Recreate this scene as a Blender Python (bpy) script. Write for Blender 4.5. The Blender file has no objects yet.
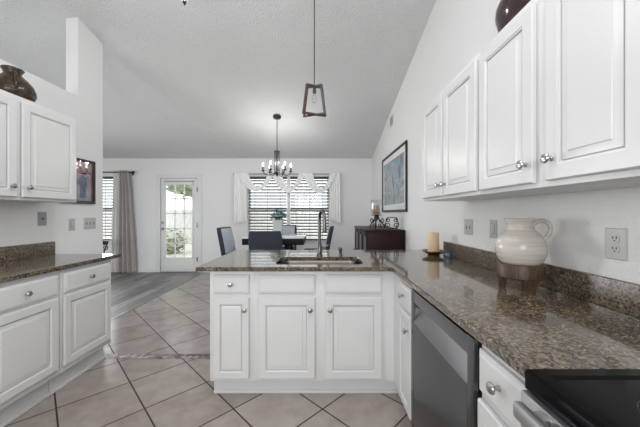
import bpy, bmesh, math, random
from mathutils import Vector, Matrix
random.seed(7)
S = bpy.context.scene
COL = S.collection
PI = math.pi
R = math.radians

# ---------------------------------------------------------------- camera, world, lights, exposure
H = 1.278                       # eye level
RX, BY, LX = 1.13, 6.2, -2.39   # right wall, back wall, left partition
cam = bpy.data.cameras.new('camera')
cam.lens = 16.0; cam.sensor_width = 36.0; cam.clip_start = 0.02
cam_o = bpy.data.objects.new('camera', cam)
cam_o.location = (0, 0, H); cam_o.rotation_euler = (R(90), 0, 0)
COL.objects.link(cam_o); S.camera = cam_o

S.view_settings.view_transform = 'Standard'
S.view_settings.look = 'None'
S.view_settings.gamma = 1
S.view_settings.use_curve_mapping = False
S.view_settings.exposure = 0.3

w = bpy.data.worlds.new('world'); S.world = w; w.use_nodes = True
bg = w.node_tree.nodes['Background']
bg.inputs['Color'].default_value = (0.93, 0.97, 1.0, 1)
bg.inputs['Strength'].default_value = 2.0

def area(name, loc, rot, sx, sy, power, col=(1, 1, 1)):
    l = bpy.data.lights.new(name, 'AREA'); l.shape = 'RECTANGLE'
    l.size = sx; l.size_y = sy; l.energy = power; l.color = col
    o = bpy.data.objects.new(name, l); o.location = loc; o.rotation_euler = rot
    COL.objects.link(o); return o
# added fill from the living-room side, hidden by the partition; its doorway is unseen
area('added_fill_living_room', (-6.45, 3.6, 1.35), (0, R(-90), 0), 2.1, 2.6, 7, (0.97, 0.985, 1)).data.spread = R(75)
# added fill behind the partition to brighten the back wall; no known window
area('added_fill_living_rear', (-4.4, -2.05, 1.45), (R(84), 0, 0), 2.4, 1.7, 28, (0.97, 0.985, 1)).data.spread = R(110)
# added side fill, level with the camera, for the wall under the right cabinets
area('added_fill_side', (-2.45, -.6, 1.3), (0, R(-90), 0), 1.7, 1.3, 3, (0.97, 0.985, 1))
# daylight entering by the far left window, hidden by the partition
area('daylight_far_left_window', (-5.05, 6.0, 1.38), (R(90), 0, R(228)), 1.1, 1.3, 19, (0.97, 0.985, 1)).data.spread = R(80)
# added fill from behind the camera; the window there is invented
area('added_fill_behind_camera', (-0.6, -2.05, 1.75), (R(90), 0, 0), 1.4, 1.0, 34, (.97, .985, 1))
# added overhead fill above the camera, outside the frame; no known fixture
area('added_fill_overhead', (0.1, 0.55, 3.35), (0, 0, 0), 1.2, 1.0, 22, (0.97, 0.985, 1))

# ---------------------------------------------------------------- helpers
class B:
    def __init__(s): s.bm = bmesh.new()
    def merge(s, t, M=None):
        me = bpy.data.meshes.new('t')
        if M is not None: t.transform(M)
        t.to_mesh(me); t.free(); s.bm.from_mesh(me); bpy.data.meshes.remove(me); return s
    def box(s, x0, x1, y0, y1, z0, z1, bev=0.0, M=None, seg=2):
        t = bmesh.new(); bmesh.ops.create_cube(t, size=1)
        for v in t.verts:
            v.co = Vector((x0+(x1-x0)*(v.co.x+.5), y0+(y1-y0)*(v.co.y+.5), z0+(z1-z0)*(v.co.z+.5)))
        if bev: bmesh.ops.bevel(t, geom=list(t.edges), offset=bev, segments=seg, profile=.6, affect='EDGES')
        return s.merge(t, M)
    def cyl(s, p0, p1, r0, r1=None, seg=16):
        r1 = r0 if r1 is None else r1
        p0, p1 = Vector(p0), Vector(p1); d = p1-p0
        t = bmesh.new(); bmesh.ops.create_cone(t, cap_ends=True, segments=seg, radius1=r0, radius2=r1, depth=d.length)
        M = Matrix.Translation((p0+p1)/2) @ d.to_track_quat('Z', 'Y').to_matrix().to_4x4()
        return s.merge(t, M)
    def sphere(s, c, r, sc=(1, 1, 1), seg=16):
        t = bmesh.new(); bmesh.ops.create_uvsphere(t, u_segments=seg, v_segments=max(6, seg//2), radius=r)
        return s.merge(t, Matrix.Translation(c) @ Matrix.Diagonal((*sc, 1)))
    def lathe(s, prof, c=(0, 0, 0), seg=32, M=None):
        t = bmesh.new(); rings = []
        for r, z in prof:
            if r < 1e-5: rings.append([t.verts.new((0, 0, z))])
            else: rings.append([t.verts.new((r*math.cos(2*PI*k/seg), r*math.sin(2*PI*k/seg), z)) for k in range(seg)])
        for a, b in zip(rings, rings[1:]):
            for k in range(seg):
                k2 = (k+1) % seg
                if len(a) == 1 and len(b) == 1: continue
                if len(a) == 1: t.faces.new((a[0], b[k], b[k2]))
                elif len(b) == 1: t.faces.new((a[k], b[0], a[k2]))
                else: t.faces.new((a[k], b[k], b[k2], a[k2]))
        bmesh.ops.recalc_face_normals(t, faces=list(t.faces))
        T = Matrix.Translation(c)
        return s.merge(t, T @ M if M is not None else T)
    def tube(s, pts, r, seg=8, closed=False, sq=1.0):
        pts = [Vector(p) for p in pts]; n = len(pts); t = bmesh.new(); rings = []
        rr = r if isinstance(r, (list, tuple)) else [r]*n
        up = None
        for i, p in enumerate(pts):
            if closed: tan = pts[(i+1) % n]-pts[i-1]
            else: tan = pts[min(i+1, n-1)]-pts[max(i-1, 0)]
            tan.normalize()
            if up is None:
                up = Vector((0, 0, 1)) if abs(tan.z) < .9 else Vector((0, 1, 0))
            up = (up-tan*up.dot(tan)).normalized(); sd = tan.cross(up)
            rings.append([t.verts.new(p+(up*math.cos(2*PI*k/seg)+sd*math.sin(2*PI*k/seg)*sq)*rr[i]) for k in range(seg)])
        m = n if closed else n-1
        for i in range(m):
            a, b = rings[i], rings[(i+1) % n]
            for k in range(seg): t.faces.new((a[k], b[k], b[(k+1) % seg], a[(k+1) % seg]))
        if not closed:
            t.faces.new(rings[0]); t.faces.new(rings[-1])
        bmesh.ops.recalc_face_normals(t, faces=list(t.faces))
        return s.merge(t)
    def prism(s, poly, d0, d1, axis='x', bev=0.0):
        """poly: 2D outline; axis x -> (y,z), y -> (x,z), z -> (x,y)"""
        t = bmesh.new()
        f = {'x': lambda a, b, d: (d, a, b), 'y': lambda a, b, d: (a, d, b), 'z': lambda a, b, d: (a, b, d)}[axis]
        v0 = [t.verts.new(f(a, b, d0)) for a, b in poly]; v1 = [t.verts.new(f(a, b, d1)) for a, b in poly]
        t.faces.new(v0); t.faces.new(v1)
        n = len(poly)
        for i in range(n): t.faces.new((v0[i], v0[(i+1) % n], v1[(i+1) % n], v1[i]))
        bmesh.ops.recalc_face_normals(t, faces=list(t.faces))
        if bev: bmesh.ops.bevel(t, geom=list(t.edges), offset=bev, segments=2, profile=.6, affect='EDGES')
        return s.merge(t)
    def rings(s, loops, cap0=True, cap1=True):
        t = bmesh.new(); rs = [[t.verts.new(p) for p in l] for l in loops]
        for a, b in zip(rs, rs[1:]):
            n = len(a)
            for k in range(n): t.faces.new((a[k], a[(k+1) % n], b[(k+1) % n], b[k]))
        if cap0: t.faces.new(rs[0])
        if cap1: t.faces.new(rs[-1])
        bmesh.ops.recalc_face_normals(t, faces=list(t.faces))
        return s.merge(t)
    def panel(s, o, u, v, n, w_, h_, prof):
        """rectangular front built of nested rings; prof = [(inset, out)]"""
        o, u, v, n = map(Vector, (o, u, v, n))
        loops = []
        for i, d in prof:
            loops.append([o+u*a+v*b+n*d for a, b in ((i, i), (w_-i, i), (w_-i, h_-i), (i, h_-i))])
        return s.rings(loops)
    def grid(s, f, nu, nv, thick=0.0):
        t = bmesh.new()
        V = [[t.verts.new(f(i/nu, j/nv)) for j in range(nv+1)] for i in range(nu+1)]
        for i in range(nu):
            for j in range(nv): t.faces.new((V[i][j], V[i+1][j], V[i+1][j+1], V[i][j+1]))
        bmesh.ops.recalc_face_normals(t, faces=list(t.faces))
        if thick:
            bmesh.ops.solidify(t, geom=list(t.faces), thickness=thick)
        return s.merge(t)

def obj(name, b, m, parent=None, label=None, ang=35, loc=None):
    """one mesh object; vertices given in world space"""
    me = bpy.data.meshes.new(name)
    o = bpy.data.objects.new(name, me); COL.objects.link(o)
    if parent is not None:
        o.parent = parent
        wm = parent['_wm'] if False else world(parent)
        b.bm.transform(wm.inverted())
    elif loc is not None:
        b.bm.transform(Matrix.Translation(-Vector(loc))); o.location = loc
    b.bm.to_mesh(me); b.bm.free()
    for p in me.polygons: p.use_smooth = True
    me.set_sharp_from_angle(angle=R(ang))
    me.materials.append(m)
    if label: o['label'] = label
    return o
def world(o):
    M = o.matrix_basis.copy()
    while o.parent is not None:
        o = o.parent; M = o.matrix_basis @ M
    return M
def tag(o, label, cat, group=None):
    o['label'] = label; o['category'] = cat
    if group: o['group'] = group
    return o
def thing(name, label, cat, loc, rz=0, group=None):
    o = bpy.data.objects.new(name, None); COL.objects.link(o)
    o.location = loc; o.rotation_euler = (0, 0, rz); o.empty_display_size = .1
    return tag(o, label, cat, group)
def struct(name, b, m, label=None, ang=35):
    o = obj(name, b, m, ang=ang); o['kind'] = 'structure'
    if label: o['label'] = label
    return o
def copy_tree(o, parent=None):
    c = o.copy(); COL.objects.link(c)
    if parent is not None: c.parent = parent
    for ch in list(o.children): copy_tree(ch, c)
    return c

# ---------------------------------------------------------------- materials
def nd(nt, t, **k):
    n = nt.nodes.new(t)
    for a, b in k.items(): setattr(n, a, b)
    return n
def mat(name, col, rough=.5, metal=0.0, bump=0.0, bscale=200, spec=.5, var=0.0, vscale=3, coat=0, trans=0, emit=None, es=0, detail=3, sheen=0, bdist=.01):
    m = bpy.data.materials.new(name); m.use_nodes = True; nt = m.node_tree
    p = nt.nodes['Principled BSDF']
    p.inputs['Base Color'].default_value = (*col, 1); p.inputs['Roughness'].default_value = rough
    p.inputs['Metallic'].default_value = metal; p.inputs['Specular IOR Level'].default_value = spec
    p.inputs['Coat Weight'].default_value = coat; p.inputs['Transmission Weight'].default_value = trans
    p.inputs['Sheen Weight'].default_value = sheen
    if emit: p.inputs['Emission Color'].default_value = (*emit, 1); p.inputs['Emission Strength'].default_value = es
    tc = nd(nt, 'ShaderNodeTexCoord')
    if var:
        n = nd(nt, 'ShaderNodeTexNoise'); n.inputs['Scale'].default_value = vscale; n.inputs['Detail'].default_value = 4
        r = nd(nt, 'ShaderNodeValToRGB')
        r.color_ramp.elements[0].position = .3; r.color_ramp.elements[1].position = .7
        r.color_ramp.elements[0].color = (*[c*(1-var) for c in col], 1)
        r.color_ramp.elements[1].color = (*[min(1, c*(1+var)) for c in col], 1)
        nt.links.new(tc.outputs['Object'], n.inputs['Vector']); nt.links.new(n.outputs['Fac'], r.inputs['Fac'])
        nt.links.new(r.outputs['Color'], p.inputs['Base Color'])
    if bump:
        n = nd(nt, 'ShaderNodeTexNoise'); n.inputs['Scale'].default_value = bscale; n.inputs['Detail'].default_value = detail
        b = nd(nt, 'ShaderNodeBump'); b.inputs['Strength'].default_value = bump; b.inputs['Distance'].default_value = bdist
        nt.links.new(tc.outputs['Object'], n.inputs['Vector']); nt.links.new(n.outputs['Fac'], b.inputs['Height'])
        nt.links.new(b.outputs['Normal'], p.inputs['Normal'])
    return m
def ramp(nt, stops):
    r = nd(nt, 'ShaderNodeValToRGB'); e = r.color_ramp.elements
    e[0].position, e[1].position = stops[0][0], stops[-1][0]
    e[0].color, e[1].color = (*stops[0][1], 1), (*stops[-1][1], 1)
    for p, c in stops[1:-1]:
        x = e.new(p); x.color = (*c, 1)
    return r

M = {}
M['wall'] = mat('wall_paint', (.85, .85, .85), .75, bump=.25, bscale=60)
M['wall_textured'] = mat('wall_orange_peel_paint', (.85, .85, .845), .5, bump=.45, bscale=110, detail=3, bdist=.010)
M['ceiling'] = mat('ceiling_knockdown_paint', (.80, .805, .81), .9, bump=1.0, bscale=56, detail=3, bdist=.018)
M['cab'] = mat('cabinet_white_paint', (.735, .735, .73), .32, bump=.04, bscale=30, var=.012, vscale=6)
M['louvre_grey'] = mat('mid_grey_louvre_paint', (.5, .5, .5), .6)  # even mid grey for the vent louvres
M['trim'] = mat('trim_white_paint', (.80, .80, .80), .4)
M['nickel'] = mat('brushed_nickel', (.42, .41, .40), .28, 1)
M['steel'] = mat('stainless_steel', (.13, .132, .135), .22, 1, bump=.02, bscale=300)
M['steel_light'] = mat('polished_steel_edge', (.52, .52, .53), .35, 1)
M['sinksteel'] = mat('sink_steel', (.13, .11, .095), .3, 1)
M['faucet'] = mat('faucet_gunmetal', (.15, .15, .15), .3, 1)
M['black'] = mat('black_metal', (.012, .012, .013), .38)
M['blackwood'] = mat('black_lacquered_wood', (.007, .007, .008), .5, spec=.25)
M['glassblack'] = mat('black_glass_cooktop', (.004, .004, .005), .12, spec=.08)
M['enamel'] = mat('black_enamel', (.006, .006, .007), .3, spec=.25)
M['burner'] = mat('burner_ring_print', (.022, .022, .023), .2)
M['plate_white'] = mat('switch_plate_white', (.52, .52, .51), .35)
M['plate_grey'] = mat('switch_plate_pewter', (.36, .36, .36), .35, .3)
M['slot'] = mat('outlet_slot_dark', (.03, .03, .03), .5)
M['darkglaze'] = mat('dark_plum_glaze', (.040, .018, .020), .14, var=.4, vscale=8, coat=.5)
M['candle'] = mat('beeswax_candle', (.74, .57, .36), .5, var=.06, vscale=6)
M['bronze'] = mat('bronze_dish', (.17, .11, .055), .28, .8, var=.25, vscale=20)
M['blueglaze'] = mat('blue_glazed_cup', (.07, .12, .17), .2)
M['iron'] = mat('wrought_iron', (.015, .014, .013), .5)
M['swag'] = mat('white_sheer_fabric', (.93, .93, .93), .9, bump=.06, bscale=300, sheen=.2)
M['curtain'] = mat('taupe_curtain_fabric', (.46, .42, .41), .9, bump=.08, bscale=250, sheen=.2)
M['sheer'] = mat('grey_sheer_fabric', (.72, .70, .69), .9)
M['slat'] = mat('blind_slat', (.15, .15, .15), .5)
M['slatdark'] = mat('blind_rail_dark', (.07, .07, .07), .5)
M['navy'] = mat('slate_navy_upholstery', (.040, .048, .068), .85, bump=.1, bscale=300)
M['paleblue'] = mat('pale_blue_grey_upholstery', (.50, .56, .64), .85, bump=.1, bscale=300)
M['tabletop'] = mat('white_gloss_table_top', (.80, .81, .82), .08)
M['vase'] = mat('white_ceramic_vase', (.62, .62, .61), .4)
M['teal'] = mat('teal_petals', (.05, .16, .18), .7, var=.4, vscale=30)
M['paleflower'] = mat('pale_aqua_petals', (.42, .55, .58), .7, var=.2, vscale=30)
M['leaf'] = mat('dark_leaf', (.02, .06, .05), .6)
M['mahogany'] = mat('mahogany_wood', (.020, .005, .0045), .4, spec=.2, var=.35, vscale=5)
M['bulb'] = mat('frosted_lit_bulb', (1, 1, 1), .4, emit=(1, .93, .82), es=7)
M['filament'] = mat('filament', (.3, .12, .03), .4, emit=(1, .6, .3), es=.35)
M['leafout'] = mat('garden_foliage', (.40, .44, .33), .8, var=.35, vscale=8)
M['lawn'] = mat('lawn_grass', (.50, .49, .40), .9, var=.25, vscale=2)
M['bark'] = mat('bark', (.12, .09, .07), .9, bump=.5, bscale=20)
M['fence'] = mat('garden_fence_wood', (.72, .71, .69), .8, var=.15, vscale=4)
M['matboard'] = mat('white_mat_board', (.74, .75, .74), .6)

def glassmat(name, tint=(1, 1, 1), refl=.08, rough=.02):
    m = bpy.data.materials.new(name); m.use_nodes = True; nt = m.node_tree
    nt.nodes.remove(nt.nodes['Principled BSDF'])
    out = nt.nodes['Material Output']
    t = nd(nt, 'ShaderNodeBsdfTransparent'); t.inputs['Color'].default_value = (*tint, 1)
    g = nd(nt, 'ShaderNodeBsdfGlossy'); g.inputs['Roughness'].default_value = rough
    mx = nd(nt, 'ShaderNodeMixShader'); mx.inputs[0].default_value = refl
    nt.links.new(t.outputs[0], mx.inputs[1]); nt.links.new(g.outputs[0], mx.inputs[2]); nt.links.new(mx.outputs[0], out.inputs[0])
    return m
M['glass'] = glassmat('window_glass', (.97, .98, .98), .06)
M['clearglass'] = glassmat('clear_glass', (.93, .94, .94), .12)
M['cabglass'] = glassmat('cabinet_glass', (.5, .52, .55), .45, .05)

def wood(name, c0, c1, scale=(1, 1, 12), rough=.45, nscale=6):
    m = bpy.data.materials.new(name); m.use_nodes = True; nt = m.node_tree; p = nt.nodes['Principled BSDF']
    tc = nd(nt, 'ShaderNodeTexCoord'); mp = nd(nt, 'ShaderNodeMapping'); mp.inputs['Scale'].default_value = scale
    n = nd(nt, 'ShaderNodeTexNoise'); n.inputs['Scale'].default_value = nscale; n.inputs['Detail'].default_value = 6
    r = ramp(nt, [(.3, c0), (.7, c1)])
    nt.links.new(tc.outputs['Object'], mp.inputs['Vector']); nt.links.new(mp.outputs[0], n.inputs['Vector'])
    nt.links.new(n.outputs['Fac'], r.inputs['Fac']); nt.links.new(r.outputs[0], p.inputs['Base Color'])
    p.inputs['Roughness'].default_value = rough
    return m
M['standwood'] = wood('walnut_stand_wood', (.036, .020, .010), (.120, .070, .036), (30, 30, 5), .45, 4)
M['pendwood'] = wood('weathered_brown_wood', (.045, .024, .016), (.13, .07, .045), (60, 60, 4), .6, 3)

def granite(name, rough, coat):
    m = bpy.data.materials.new(name); m.use_nodes = True; nt = m.node_tree; p = nt.nodes['Principled BSDF']
    tc = nd(nt, 'ShaderNodeTexCoord')
    n1 = nd(nt, 'ShaderNodeTexNoise'); n1.inputs['Scale'].default_value = 85; n1.inputs['Detail'].default_value = 5; n1.inputs['Roughness'].default_value = .75
    v = nd(nt, 'ShaderNodeTexVoronoi'); v.inputs['Scale'].default_value = 150
    n2 = nd(nt, 'ShaderNodeTexNoise'); n2.inputs['Scale'].default_value = 10; n2.inputs['Detail'].default_value = 3
    sx = nd(nt, 'ShaderNodeSeparateColor'); nt.links.new(v.outputs['Color'], sx.inputs[0])
    for n in (n1, v, n2): nt.links.new(tc.outputs['Object'], n.inputs['Vector'])
    a = nd(nt, 'ShaderNodeMath', operation='MULTIPLY_ADD'); a.inputs[1].default_value = .45; 
    nt.links.new(sx.outputs[0], a.inputs[0])
    b = nd(nt, 'ShaderNodeMath', operation='MULTIPLY_ADD'); b.inputs[1].default_value = .8; b.inputs[2].default_value = -.1
    nt.links.new(n1.outputs['Fac'], b.inputs[0]); nt.links.new(b.outputs[0], a.inputs[2])
    r = ramp(nt, [(.22, (.008, .007, .006)), (.35, (.036, .028, .020)), (.46, (.110, .080, .052)), (.57, (.195, .146, .096)), (.69, (.18, .165, .145)), (.83, (.46, .40, .31))])
    nt.links.new(a.outputs[0], r.inputs['Fac'])
    r2 = ramp(nt, [(.35, (.72, .74, .78)), (.65, (1.1, 1.02, .92))])
    nt.links.new(n2.outputs['Fac'], r2.inputs['Fac'])
    mx = nd(nt, 'ShaderNodeMix', data_type='RGBA', blend_type='MULTIPLY'); mx.inputs[0].default_value = 1
    nt.links.new(r.outputs[0], mx.inputs[6]); nt.links.new(r2.outputs[0], mx.inputs[7])
    nt.links.new(mx.outputs[2], p.inputs['Base Color'])
    p.inputs['Roughness'].default_value = rough; p.inputs['Coat Weight'].default_value = coat; p.inputs['Coat Roughness'].default_value = .03
    return m
M['granite'] = granite('polished_brown_granite', .10, .4)
M['granite_splash'] = granite('honed_brown_granite', .32, 0)

def tilemat():
    m = bpy.data.materials.new('diagonal_ceramic_tile'); m.use_nodes = True; nt = m.node_tree; p = nt.nodes['Principled BSDF']
    g = nd(nt, 'ShaderNodeNewGeometry'); sp = nd(nt, 'ShaderNodeSeparateXYZ'); nt.links.new(g.outputs['Position'], sp.inputs[0])
    def mth(op, a, b=None):
        n = nd(nt, 'ShaderNodeMath', operation=op)
        for i, x in enumerate((a, b)):
            if x is None: continue
            if isinstance(x, (int, float)): n.inputs[i].default_value = x
            else: nt.links.new(x, n.inputs[i])
        return n.outputs[0]
    u = mth('DIVIDE', mth('SUBTRACT', mth('ADD', sp.outputs['X'], sp.outputs['Y']), .715), .58)
    v = mth('DIVIDE', mth('SUBTRACT', mth('SUBTRACT', sp.outputs['Y'], sp.outputs['X']), 3.012), .585)
    def edge(x):
        f = mth('FRACT', x); return mth('MINIMUM', f, mth('SUBTRACT', 1.0, f))
    e = mth('MINIMUM', edge(u), edge(v))
    gm = mth('LESS_THAN', e, .0115)
    cell = nd(nt, 'ShaderNodeCombineXYZ'); nt.links.new(mth('FLOOR', u), cell.inputs[0]); nt.links.new(mth('FLOOR', v), cell.inputs[1])
    wn = nd(nt, 'ShaderNodeTexWhiteNoise'); nt.links.new(cell.outputs[0], wn.inputs['Vector'])
    n = nd(nt, 'ShaderNodeTexNoise'); n.inputs['Scale'].default_value = 7; n.inputs['Detail'].default_value = 7; n.inputs['Roughness'].default_value = .65
    nt.links.new(g.outputs['Position'], n.inputs['Vector'])
    f = mth('ADD', mth('MULTIPLY', n.outputs['Fac'], .8), mth('MULTIPLY', wn.outputs['Value'], .22))
    r = ramp(nt, [(.25, (.26, .215, .195)), (.55, (.365, .312, .285)), (.8, (.43, .38, .35))])
    nt.links.new(f, r.inputs['Fac'])
    mx = nd(nt, 'ShaderNodeMix', data_type='RGBA'); nt.links.new(gm, mx.inputs[0])
    nt.links.new(r.outputs[0], mx.inputs[6]); mx.inputs[7].default_value = (.016, .012, .011, 1)
    nt.links.new(mx.outputs[2], p.inputs['Base Color'])
    rr = mth('ADD', .20, mth('MULTIPLY', gm, .5)); nt.links.new(rr, p.inputs['Roughness'])
    bp = nd(nt, 'ShaderNodeBump'); bp.inputs['Strength'].default_value = .3; bp.inputs['Distance'].default_value = .004
    nt.links.new(mth('ADD', mth('MULTIPLY', gm, -1.0), mth('MULTIPLY', n.outputs['Fac'], .25)), bp.inputs['Height']); nt.links.new(bp.outputs[0], p.inputs['Normal'])
    return m
M['tile'] = tilemat()

def plankmat():
    m = bpy.data.materials.new('grey_wood_planks'); m.use_nodes = True; nt = m.node_tree; p = nt.nodes['Principled BSDF']
    g = nd(nt, 'ShaderNodeNewGeometry'); mp = nd(nt, 'ShaderNodeMapping'); mp.inputs['Rotation'].default_value = (0, 0, R(90))
    nt.links.new(g.outputs['Position'], mp.inputs['Vector'])
    b = nd(nt, 'ShaderNodeTexBrick'); b.inputs['Scale'].default_value = 1; b.inputs['Brick Width'].default_value = 1.2; b.inputs['Row Height'].default_value = .15
    b.inputs['Mortar Size'].default_value = .003; b.inputs['Color1'].default_value = (.13, .125, .12, 1); b.inputs['Color2'].default_value = (.31, .305, .30, 1); b.inputs['Mortar'].default_value = (.07, .07, .07, 1)
    nt.links.new(mp.outputs[0], b.inputs['Vector'])
    mp2 = nd(nt, 'ShaderNodeMapping'); mp2.inputs['Scale'].default_value = (14, 1.2, 1); nt.links.new(g.outputs['Position'], mp2.inputs['Vector'])
    n = nd(nt, 'ShaderNodeTexNoise'); n.inputs['Scale'].default_value = 3; n.inputs['Detail'].default_value = 5; nt.links.new(mp2.outputs[0], n.inputs['Vector'])
    r = ramp(nt, [(.3, (.6, .6, .6)), (.7, (1.2, 1.2, 1.2))]); nt.links.new(n.outputs['Fac'], r.inputs['Fac'])
    mx = nd(nt, 'ShaderNodeMix', data_type='RGBA', blend_type='MULTIPLY'); mx.inputs[0].default_value = 1
    nt.links.new(b.outputs['Color'], mx.inputs[6]); nt.links.new(r.outputs[0], mx.inputs[7]); nt.links.new(mx.outputs[2], p.inputs['Base Color'])
    p.inputs['Roughness'].default_value = .48
    return m
M['plank'] = plankmat()

def mosaicmat():
    m = bpy.data.materials.new('mosaic_border_tile'); m.use_nodes = True; nt = m.node_tree; p = nt.nodes['Principled BSDF']
    g = nd(nt, 'ShaderNodeNewGeometry'); mp = nd(nt, 'ShaderNodeMapping'); mp.inputs['Rotation'].default_value = (0, 0, R(45))
    nt.links.new(g.outputs['Position'], mp.inputs['Vector'])
    v = nd(nt, 'ShaderNodeTexVoronoi', distance='CHEBYCHEV'); v.inputs['Scale'].default_value = 26; v.inputs['Randomness'].default_value = .35
    nt.links.new(mp.outputs[0], v.inputs['Vector'])
    s = nd(nt, 'ShaderNodeSeparateColor'); nt.links.new(v.outputs['Color'], s.inputs[0])
    r = ramp(nt, [(.1, (.07, .055, .05)), (.4, (.20, .165, .15)), (.7, (.40, .36, .34)), (.95, (.13, .11, .10))]); nt.links.new(s.outputs[0], r.inputs['Fac'])
    nt.links.new(r.outputs[0], p.inputs['Base Color']); p.inputs['Roughness'].default_value = .35
    return m
M['mosaic'] = mosaicmat()

def brownglaze():
    m = bpy.data.materials.new('streaked_brown_glaze'); m.use_nodes = True; nt = m.node_tree; p = nt.nodes['Principled BSDF']
    tc = nd(nt, 'ShaderNodeTexCoord'); mp = nd(nt, 'ShaderNodeMapping'); mp.inputs['Scale'].default_value = (22, 22, 3)
    n = nd(nt, 'ShaderNodeTexNoise'); n.inputs['Scale'].default_value = 1.6; n.inputs['Detail'].default_value = 6
    nt.links.new(tc.outputs['Object'], mp.inputs[0]); nt.links.new(mp.outputs[0], n.inputs['Vector'])
    r = ramp(nt, [(.35, (.018, .011, .006)), (.55, (.060, .035, .018)), (.75, (.12, .085, .05))])
    nt.links.new(n.outputs['Fac'], r.inputs['Fac']); nt.links.new(r.outputs[0], p.inputs['Base Color'])
    p.inputs['Roughness'].default_value = .22
    bp = nd(nt, 'ShaderNodeBump'); bp.inputs['Strength'].default_value = .5; bp.inputs['Distance'].default_value = .01
    nt.links.new(n.outputs['Fac'], bp.inputs['Height']); nt.links.new(bp.outputs[0], p.inputs['Normal'])
    return m
M['brownglaze'] = brownglaze()

def pitchermat():
    m = bpy.data.materials.new('cream_crackle_glaze'); m.use_nodes = True; nt = m.node_tree; p = nt.nodes['Principled BSDF']
    tc = nd(nt, 'ShaderNodeTexCoord'); mp = nd(nt, 'ShaderNodeMapping'); mp.inputs['Scale'].default_value = (1.5, 1.5, 26)
    n = nd(nt, 'ShaderNodeTexNoise'); n.inputs['Scale'].default_value = 2.2; n.inputs['Detail'].default_value = 5
    nt.links.new(tc.outputs['Object'], mp.inputs[0]); nt.links.new(mp.outputs[0], n.inputs['Vector'])
    r = ramp(nt, [(.3, (.50, .445, .39)), (.5, (.62, .575, .525)), (.7, (.68, .645, .60))])
    nt.links.new(n.outputs['Fac'], r.inputs['Fac']); nt.links.new(r.outputs[0], p.inputs['Base Color'])
    p.inputs['Roughness'].default_value = .25
    return m
M['pitcher'] = pitchermat()

def paintmat(name, stops, scale, stretch=(1, 1, 1), dist=.6):
    m = bpy.data.materials.new(name); m.use_nodes = True; nt = m.node_tree; p = nt.nodes['Principled BSDF']
    tc = nd(nt, 'ShaderNodeTexCoord'); mp = nd(nt, 'ShaderNodeMapping'); mp.inputs['Scale'].default_value = stretch
    n = nd(nt, 'ShaderNodeTexNoise'); n.inputs['Scale'].default_value = scale; n.inputs['Detail'].default_value = 3; n.inputs['Distortion'].default_value = dist
    nt.links.new(tc.outputs['Object'], mp.inputs[0]); nt.links.new(mp.outputs[0], n.inputs['Vector'])
    r = ramp(nt, stops); nt.links.new(n.outputs['Fac'], r.inputs['Fac']); nt.links.new(r.outputs[0], p.inputs['Base Color'])
    p.inputs['Roughness'].default_value = .25
    return m
M['art'] = paintmat('pastel_painting', [(.28, (.06, .09, .12)), (.38, (.13, .21, .27)), (.48, (.24, .33, .38)), (.56, (.42, .44, .45)), (.60, (.34, .18, .17)), (.64, (.16, .26, .33)), (.76, (.50, .52, .50))], 3.4, (1, 1.8, .9), 1.2)
M['poster_red'] = paintmat('poster_red', [(.35, (.16, .03, .04)), (.6, (.30, .07, .07)), (.7, (.38, .16, .15))], 6)
M['poster_pale'] = paintmat('poster_pale', [(.35, (.20, .10, .12)), (.5, (.34, .30, .34)), (.65, (.44, .42, .45))], 7)
M['poster_blue'] = paintmat('poster_blue', [(.35, (.03, .04, .10)), (.6, (.10, .14, .26)), (.7, (.25, .28, .38))], 9)

# ---------------------------------------------------------------- setting
def slope(X): return .255 + (max(min(X, 1.3), -2.6)-1.13)*.038/3.52
def ceil_z(X, Y):
    Yr = .6
    return 2.477+(BY-max(Y, Yr))*slope(X) - max(0, Yr-Y)*slope(X)
FARX = -6.6; NY = -2.2

b = B(); b.box(-2.51, 1.25, NY-.1, BY+.1, -.1, 0); struct('floor', b, M['tile'])
b = B(); b.box(FARX-.1, -2.51, NY-.1, BY+.1, -.1, 0); struct('floor.001', b, M['plank'])
b = B(); b.box(-1.95, -.69, 2.50, 2.585, -.004, .0016); struct('trim_1', b, M['mosaic'])
b = B(); b.box(-2.530, -2.495, 3.13, BY, -.004, .004, .002); struct('trim_2', b, mat('floor_transition_strip', (.24, .22, .21), .4))

# ceiling
b = B()
def cf(u, v):
    X = FARX-.1+(1.25-FARX+.1)*u; Y = NY-.1+(BY+.15-NY+.1)*v
    return Vector((X, Y, ceil_z(X, Y)))
b.grid(cf, 40, 44, .0); struct('ceiling', b, M['ceiling'], ang=60)

def wall_holes(name, u0, u1, z0, z1, holes, mk, m):
    us = sorted({u0, u1, *[h[0] for h in holes], *[h[1] for h in holes]}); zs = sorted({z0, z1, *[h[2] for h in holes], *[h[3] for h in holes]})
    b = B()
    for a, c in zip(us, us[1:]):
        for d, e in zip(zs, zs[1:]):
            if any(h[0] <= a and c <= h[1] and h[2] <= d and e <= h[3] for h in holes): continue
            mk(b, a, c, d, e)
    return struct(name, b, m)
W1 = (-1.575, .205, .68, 2.085)        # dining window
W2 = (-5.65, -4.47, .68, 2.085)        # living window
D1 = (-3.475, -2.66, 0.0, 2.05)        # garden door opening
wall_holes('wall_back', FARX-.1, 1.25, -.05, 2.5, [W1, W2, D1], lambda b, a, c, d, e: b.box(a, c, BY, BY+.15, d, e), M['wall'])
# right wall (up to the sloping ceiling)
pr = [(NY-.1, -.05), (BY+.15, -.05), (BY+.15, 2.5)] + [(y, ceil_z(RX, y)+.05) for y in (BY, 5, 4, 3, 2, 1, .6, -.5, -1.5, NY-.1)]
b = B(); b.prism(pr, RX, RX+.12); struct('wall_right', b, M['wall_textured'])
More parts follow.
